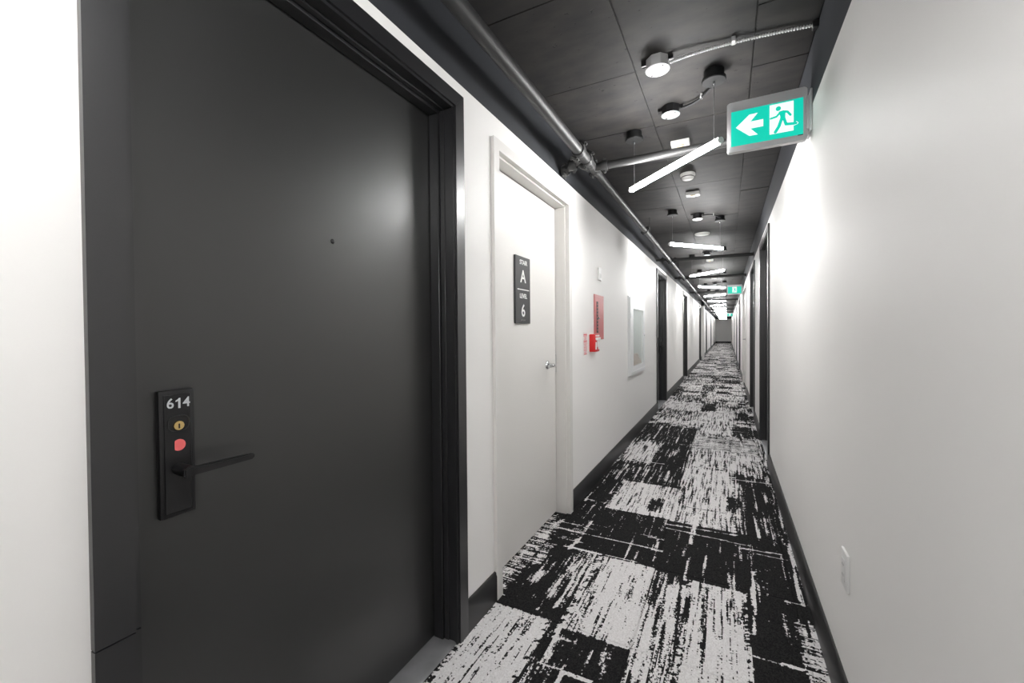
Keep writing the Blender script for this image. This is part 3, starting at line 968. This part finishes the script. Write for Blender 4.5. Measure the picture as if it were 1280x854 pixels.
exit_sign(2.30, 'green exit sign with white arrow and running figure on the wall', True)
exit_sign(11.6, 'green exit sign without arrow, nearer the white service door', False)
exit_sign(31.0, 'small far green exit sign close to the end wall', False)

# ------------------------------------------------------------------ tube pendants
TY0, TDY, TX, TZ, HALF = 2.540, 2.482, -0.293, 2.152, 0.376
def make_pendant():
    root = empty('tube_pendant', (0, 0, 0))
    # modelled along +x, turned by +-45 degrees
    m = MB()
    R_ = 0.0165
    n = 14
    prof = [(R_ * 0.55, -HALF + 0.004), (R_, -HALF + 0.014), (R_, HALF - 0.014), (R_ * 0.55, HALF - 0.004)]
    m.lathe(prof, n, (0, 0, 0), 'x')
    m.build('lit_tube', 'tube', root)
    for s in (-1, 1):
        m = MB().lathe([(0, s * (HALF + 0.006)), (R_ * 0.9, s * (HALF + 0.005)), (R_ * 0.9, s * (HALF - 0.006)), (0, s * (HALF - 0.006))], 14, (0, 0, 0), 'x')
        m.build('end_cap', 'silver', root)
        cx = s * 0.334
        top = ZC - TZ
        MB().tube([(cx, 0, R_ * 0.8), (cx, 0, top - 0.06)], 0.0011, 6).build('suspension_cable', 'cable', root)
        c = MB().lathe([(0, -0.0), (0.042, 0.0), (0.046, -0.004), (0.046, -0.038), (0.054, -0.040), (0.055, -0.052), (0.052, -0.056), (0.0, -0.056)], 32, (cx, 0, top), 'z').build('canopy', 'canopy', root)
        MB().lathe([(0, -0.056), (0.006, -0.056), (0.006, -0.070), (0.003, -0.076), (0, -0.076)], 12, (cx, 0, top), 'z').build('cable_gripper', 'chrome', c)
    return root

ORD = ['', 'first', 'second', 'third', 'fourth', 'fifth', 'sixth', 'seventh', 'eighth', 'ninth', 'tenth', 'eleventh', 'twelfth', 'thirteenth', 'fourteenth', 'fifteenth', 'sixteenth', 'seventeenth']
proto = make_pendant()
first = True
for k in list(range(0, 17)) + [-1, -2]:
    y = TY0 + TDY * k
    if y > YE - 3.2: continue
    o = proto if first else copy_tree(proto)
    first = False
    o.location = (TX, y, TZ)
    if k < 0:                       # the row of lamps goes on behind the camera at the same spacing
        o.name = 'tube_pendant_offscreen' if k == -1 else 'corridor_tube_pendant_offscreen'
        for ch in o.children:
            if ch.name.startswith('lit_tube'):
                ch.name = 'lit_tube_offscreen' if k == -1 else 'corridor_lit_tube_offscreen'
    o.rotation_euler = (0, 0, math.radians(-45 if k % 2 == 0 else 48))
    if k == 0: tag(o, 'lit white tube pendant hung slantwise next to the arrow exit sign', 'pendant light', 'tube pendants along the corridor')
    elif k == -1: tag(o, 'lit white tube pendant hung over the near end of door 614', 'pendant light', 'tube pendants along the corridor')
    elif k < -1: tag(o, 'lit white tube pendant hung by the wall behind door 614', 'pendant light', 'tube pendants along the corridor')
    else: tag(o, 'lit white tube pendant, %s one after the arrow exit sign' % ORD[k], 'pendant light', 'tube pendants along the corridor')

# ------------------------------------------------------------------ ceiling boxes and devices
def junction_box(x, y, label, cover, group=None, body='galv', r=0.052, h=0.050):
    rt_, mp_ = at('junction_box', (x, y, ZC), label, 'junction box', group)
    oct_ = [(x + r * math.cos(math.radians(22.5 + 45 * i)), y + r * math.sin(math.radians(22.5 + 45 * i))) for i in range(8)]
    MB().prism(oct_, 'z', ZC - h, ZC, 0.002).build('box_body', body, rt_, mp_)
    cv = MB().lathe([(0, -h - 0.004), (r * 0.98, -h - 0.004), (r * 1.04, -h - 0.002), (r * 1.04, -h), (0, -h)], 32, (x, y, ZC), 'z').build('cover', cover, rt_, mp_)
    for s in (-1, 1):
        MB().lathe([(0, -h - 0.0065), (0.004, -h - 0.006), (0.005, -h - 0.003)], 10, (x + s * r * 0.55, y - s * r * 0.6, ZC), 'z').build('screw', 'darkslot', cv, mp_)
        MB().box(x + s * r * 0.9, x + s * (r + 0.018), y - 0.008, y + 0.008, ZC - 0.018, ZC - 0.001, 0.002, 1).build('mounting_ear', 'hard', rt_, mp_)
    return rt_

junction_box(-0.290, 2.085, 'round junction box with bright white cover and armoured cable', 'galvflat')
junction_box(-0.285, 2.560, 'round black junction box with grey cover near the arrow exit sign', 'coverdim', None, 'hard', 0.048, 0.046)
# armoured cable from the first box to the right wall
pts = []
P0, P1, P2, P3 = Vector((-0.236, 2.088, ZC - 0.030)), Vector((-0.10, 2.07, ZC - 0.020)), Vector((0.12, 2.105, ZC - 0.012)), Vector((XR - 0.006, 2.140, ZC - 0.014))
nr = 240
rad = []
for i in range(nr + 1):
    t = i / nr
    q = P0 * (1 - t) ** 3 + P1 * 3 * t * (1 - t) ** 2 + P2 * 3 * t * t * (1 - t) + P3 * t ** 3
    pts.append(q)
    rad.append(0.0056 + 0.0016 * (1 if (i // 2) % 2 else -1))
ca = MB().tube(pts, rad, 10).build('armoured_cable', 'galv')
tag(ca, 'ridged silver armoured cable across the ceiling from the white junction box', 'cable')
MB().box(0.018, 0.034, 2.072, 2.108, ZC - 0.022, ZC - 0.001, 0.002, 1).build('clip', 'galv', ca)
MB().box(XR - 0.022, XR - 0.001, 2.123, 2.157, ZC - 0.028, ZC - 0.001, 0.003, 1).build('connector', 'hard', ca)

def feed_cable(jx, jy, cx, cy, label, group=None):
    a_, b_ = Vector((jx + 0.05, jy - 0.004 * (1 if cy < jy else -1), ZC - 0.024)), Vector((cx, cy + (0.058 if cy < jy else -0.058), ZC - 0.030))
    mid = Vector(((a_.x * 0.35 + b_.x * 0.65), a_.y, ZC - 0.016))
    pts = []
    for i in range(19):
        t = i / 18
        pts.append(a_ * (1 - t) ** 2 + mid * 2 * t * (1 - t) + b_ * t * t)
    o = MB().tube(pts, 0.0072, 10).build('feed_cable', 'rubber')
    tag(o, label, 'cable', group)
    q = pts[10]
    MB().box(q.x - 0.006, q.x + 0.006, q.y - 0.012, q.y + 0.012, ZC - 0.026, ZC - 0.001, 0.002, 1).build('clip', 'galv', o)
    return o

feed_cable(-0.285, 2.560, -0.057, 2.304, 'black cable curving from the grey covered box to the pendant canopy')
for k in range(1, 12):
    y = TY0 + TDY * k
    sgn = -1 if k % 2 == 0 else 1
    lab, grp = 'black ceiling junction box above the %s tube pendant after the arrow exit sign' % ORD[k], 'junction boxes above the pendants'
    junction_box(-0.288, y + 0.01, lab, 'galvflat' if k % 2 else 'coverdim', grp, 'hard', 0.048, 0.062)
    lab, grp = 'black feed cable of the %s tube pendant after the arrow exit sign' % ORD[k], 'feed cables of the pendants'
    feed_cable(-0.288, y + 0.01, TX + (0.236 if sgn < 0 else 0.2235), y + sgn * (0.236 if sgn < 0 else 0.248), lab, grp)

def strobe(y, label, group=None):
    rt_, mp_ = at('ceiling_strobe', (-0.280, y, ZC), label, 'strobe', group)
    MB().box(-0.338, -0.222, y - 0.040, y + 0.040, ZC - 0.030, ZC, 0.005).build('housing', 'plastic_dim', rt_, mp_)
    MB().box(-0.300, -0.260, y - 0.026, y + 0.026, ZC - 0.038, ZC - 0.029, 0.004).build('lens', 'lens', rt_, mp_)
strobe(3.06, 'white rectangular strobe with amber lens between tube and smoke detector')
strobe(4.24, 'white rectangular strobe just past the smoke detector')
strobe(8.42, 'white rectangular strobe past the second cross pipe')
for y, q in ((11.3, 'third'), (16.2, 'fifth'), (21.3, 'seventh')): strobe(y, 'white rectangular ceiling strobe next to the %s tube pendant after the arrow exit sign' % q, 'far ceiling strobes')

def smoke(y, label, group=None):
    rt_, mp_ = at('smoke_detector', (-0.285, y, ZC), label, 'smoke detector', group)
    MB().lathe([(0, 0), (0.058, 0), (0.058, -0.014), (0.052, -0.018), (0, -0.018)], 32, (-0.285, y, ZC), 'z').build('base', 'plastic_dim', rt_, mp_)
    MB().lathe([(0.048, -0.018), (0.047, -0.034), (0.040, -0.044), (0.030, -0.048), (0, -0.049)], 32, (-0.285, y, ZC), 'z').build('sensor_head', 'plastic_dim', rt_, mp_)
    MB().lathe([(0.0485, -0.024), (0.0495, -0.026), (0.0495, -0.029), (0.048, -0.031)], 32, (-0.285, y, ZC), 'z').build('vent_ring', 'darkslot', rt_, mp_)
smoke(3.72, 'off-white round smoke detector between two rectangular strobes')
smoke(13.6, 'off-white round smoke detector far down the corridor')
rt_, mp_ = at('ceiling_speaker', (-0.290, 6.10, ZC), 'flat round white ceiling speaker before the second cross pipe', 'speaker')
MB().lathe([(0, -0.020), (0.082, -0.018), (0.092, -0.012), (0.093, 0.0), (0, 0.0)], 36, (-0.29, 6.10, ZC), 'z').build('grille', 'plastic_dim', rt_, mp_)
MB().lathe([(0.066, -0.0195), (0.068, -0.0215), (0.070, -0.0195)], 36, (-0.29, 6.10, ZC), 'z').build('grille_ring', 'plastic', rt_, mp_)

# ------------------------------------------------------------------ sprinkler main with branches
PX, PZ = -0.778, 2.302
pipe = empty('sprinkler_pipe', (PX, 0, PZ), 'black painted sprinkler main with couplings and cross branches under the ceiling', 'pipe')
pmap = lambda x, y, z: (x - PX, y, z - PZ)
def coupling(c, axis, R_, parent=None, ears=True, turn=0.0, name='coupling', wd=0.023):
    """grooved pipe coupling: ribbed ring, two bolt lugs with bolts"""
    c = Vector(c)
    m = MB()
    prof = [(R_ * 0.98, -wd), (R_ * 1.20, -wd), (R_ * 1.30, -wd * 0.7), (R_ * 1.32, 0), (R_ * 1.30, wd * 0.7), (R_ * 1.20, wd), (R_ * 0.98, wd)]
    m.lathe(prof, 22, tuple(c), axis)
    o = m.build(name, 'pipe', parent or pipe, pmap)
    if ears:
        ax = {'x': Vector((1, 0, 0)), 'y': Vector((0, 1, 0)), 'z': Vector((0, 0, 1))}[axis]
        e1 = Vector((0, 0, 1)) if axis != 'z' else Vector((1, 0, 0))
        e2 = ax.cross(e1)
        for s in (-1, 1):
            t = turn
            dr = (e1 * math.cos(t) + e2 * math.sin(t)) * s
            tn = (-e1 * math.sin(t) + e2 * math.cos(t))
            p = c + dr * R_ * 1.55
            m = MB()
            m.tube([p - tn * R_ * 0.55, p - tn * R_ * 0.5, p + tn * R_ * 0.5, p + tn * R_ * 0.55], [R_ * 0.26, R_ * 0.40, R_ * 0.40, R_ * 0.26], 10)
            m.tube([c + dr * R_ * 1.1, p], [R_ * 0.5, R_ * 0.36], 8)
            m.build('bolt_lug', 'pipe', o, pmap)
            m = MB()
            m.tube([p - tn * R_ * 0.95, p + tn * R_ * 0.95], R_ * 0.17, 8)
            for q in (-1, 1):
                m.tube([p + tn * q * R_ * 0.58, p + tn * q * R_ * 0.80], R_ * 0.30, 6)
            m.build('bolt', 'pipe', o, pmap)
    return o

def run(p0, p1, R_, name, mt='pipe'):
    return MB().tube([p0, p1], R_, 28).build(name, mt, pipe, pmap)
R1, R2, RB = 0.0310, 0.0245, 0.0240
run((PX, YB + 0.01, PZ), (PX, 2.40, PZ), R1, 'main_pipe')
coupling((PX, 2.405, PZ), 'y', R1, turn=0.55)
run((PX, 2.40, PZ), (PX, 2.60, PZ), R1 * 1.06, 'tee_body')
coupling((PX, 2.555, PZ), 'y', R1, turn=0.55, wd=0.018)
# short branch to the left wall
run((PX, 2.50, PZ), (XL, 2.605, PZ - 0.036), 0.021, 'branch_pipe')
MB().lathe([(R1 * 0.9, -0.03), (R1 * 0.95, -0.045), (0.026, -0.052), (0.026, -0.062)], 18, (PX, 2.50, PZ), 'x').build('tee_outlet', 'pipe', pipe, pmap)
coupling((PX - 0.085, 2.550, PZ - 0.017), 'x', 0.027, turn=0.7, wd=0.024)
coupling((PX - 0.150, 2.588, PZ - 0.030), 'x', 0.026, turn=-0.5, wd=0.022)
CROSS = [2.70, 6.84, 9.36, 13.2, 16.7, 20.6, 24.6, 29.0, 33.5, 38.2]
COUP = [4.66]
ends = [2.60] + CROSS + [YE - 0.01]
MB().tube([(PX, 2.59, PZ), (PX, 2.635, PZ), (PX, 2.66, PZ), (PX, 2.69, PZ)], [R1, R1, R2 * 1.05, R2 * 1.05], 24).build('reducer', 'pipe', pipe, pmap)
run((PX, 2.66, PZ), (PX, YE - 0.005, PZ), R2, 'main_pipe')
for i, y in enumerate(CROSS):
    run((PX, y, PZ), (XR - 0.001, y, PZ), RB, 'branch_pipe')
    MB().tube([(PX, y - 0.06, PZ), (PX, y + 0.06, PZ)], R2 * 1.15, 20).build('tee_body', 'pipe', pipe, pmap)
    coupling((PX + 0.075, y, PZ), 'x', RB, turn=0.2)
    coupling((PX, y - 0.065, PZ), 'y', R2, turn=0.9)
    coupling((PX, y + 0.065, PZ), 'y', R2, turn=0.9, ears=i < 4)
    m = MB().lathe([(RB, -0.006), (RB * 1.7, -0.006), (RB * 1.7, -0.001), (RB, -0.001)], 24, (XR, y, PZ), 'x')
    m.build('wall_flange', 'pipe', pipe, pmap)
    if y > 6:
        run((PX, y - 0.12, PZ), (XL, y - 0.12, PZ - 0.002), 0.018, 'branch_pipe')
        coupling((PX - 0.09, y - 0.12, PZ), 'x', 0.021, turn=0.5, ears=i < 4)
for y in COUP + [11.2, 15.0, 18.7, 22.5, 26.8]:
    coupling((PX, y, PZ), 'y', R2, turn=0.9)
# hangers: ring and threaded rod up to the slab
for y in (0.9, 4.95, 8.1, 11.8, 15.6, 19.4):
    Rh = R1 if y < 2 else R2
    h = MB().lathe([(Rh * 1.02, -0.011), (Rh * 1.12, -0.011), (Rh * 1.12, 0.011), (Rh * 1.02, 0.011)], 24, (PX, y, PZ), 'y').build('hanger_ring', 'pipe', pipe, pmap)
    MB().tube([(PX, y, PZ + Rh), (PX, y, ZC - 0.001)], 0.005, 8).build('hanger_rod', 'pipe', h, pmap)
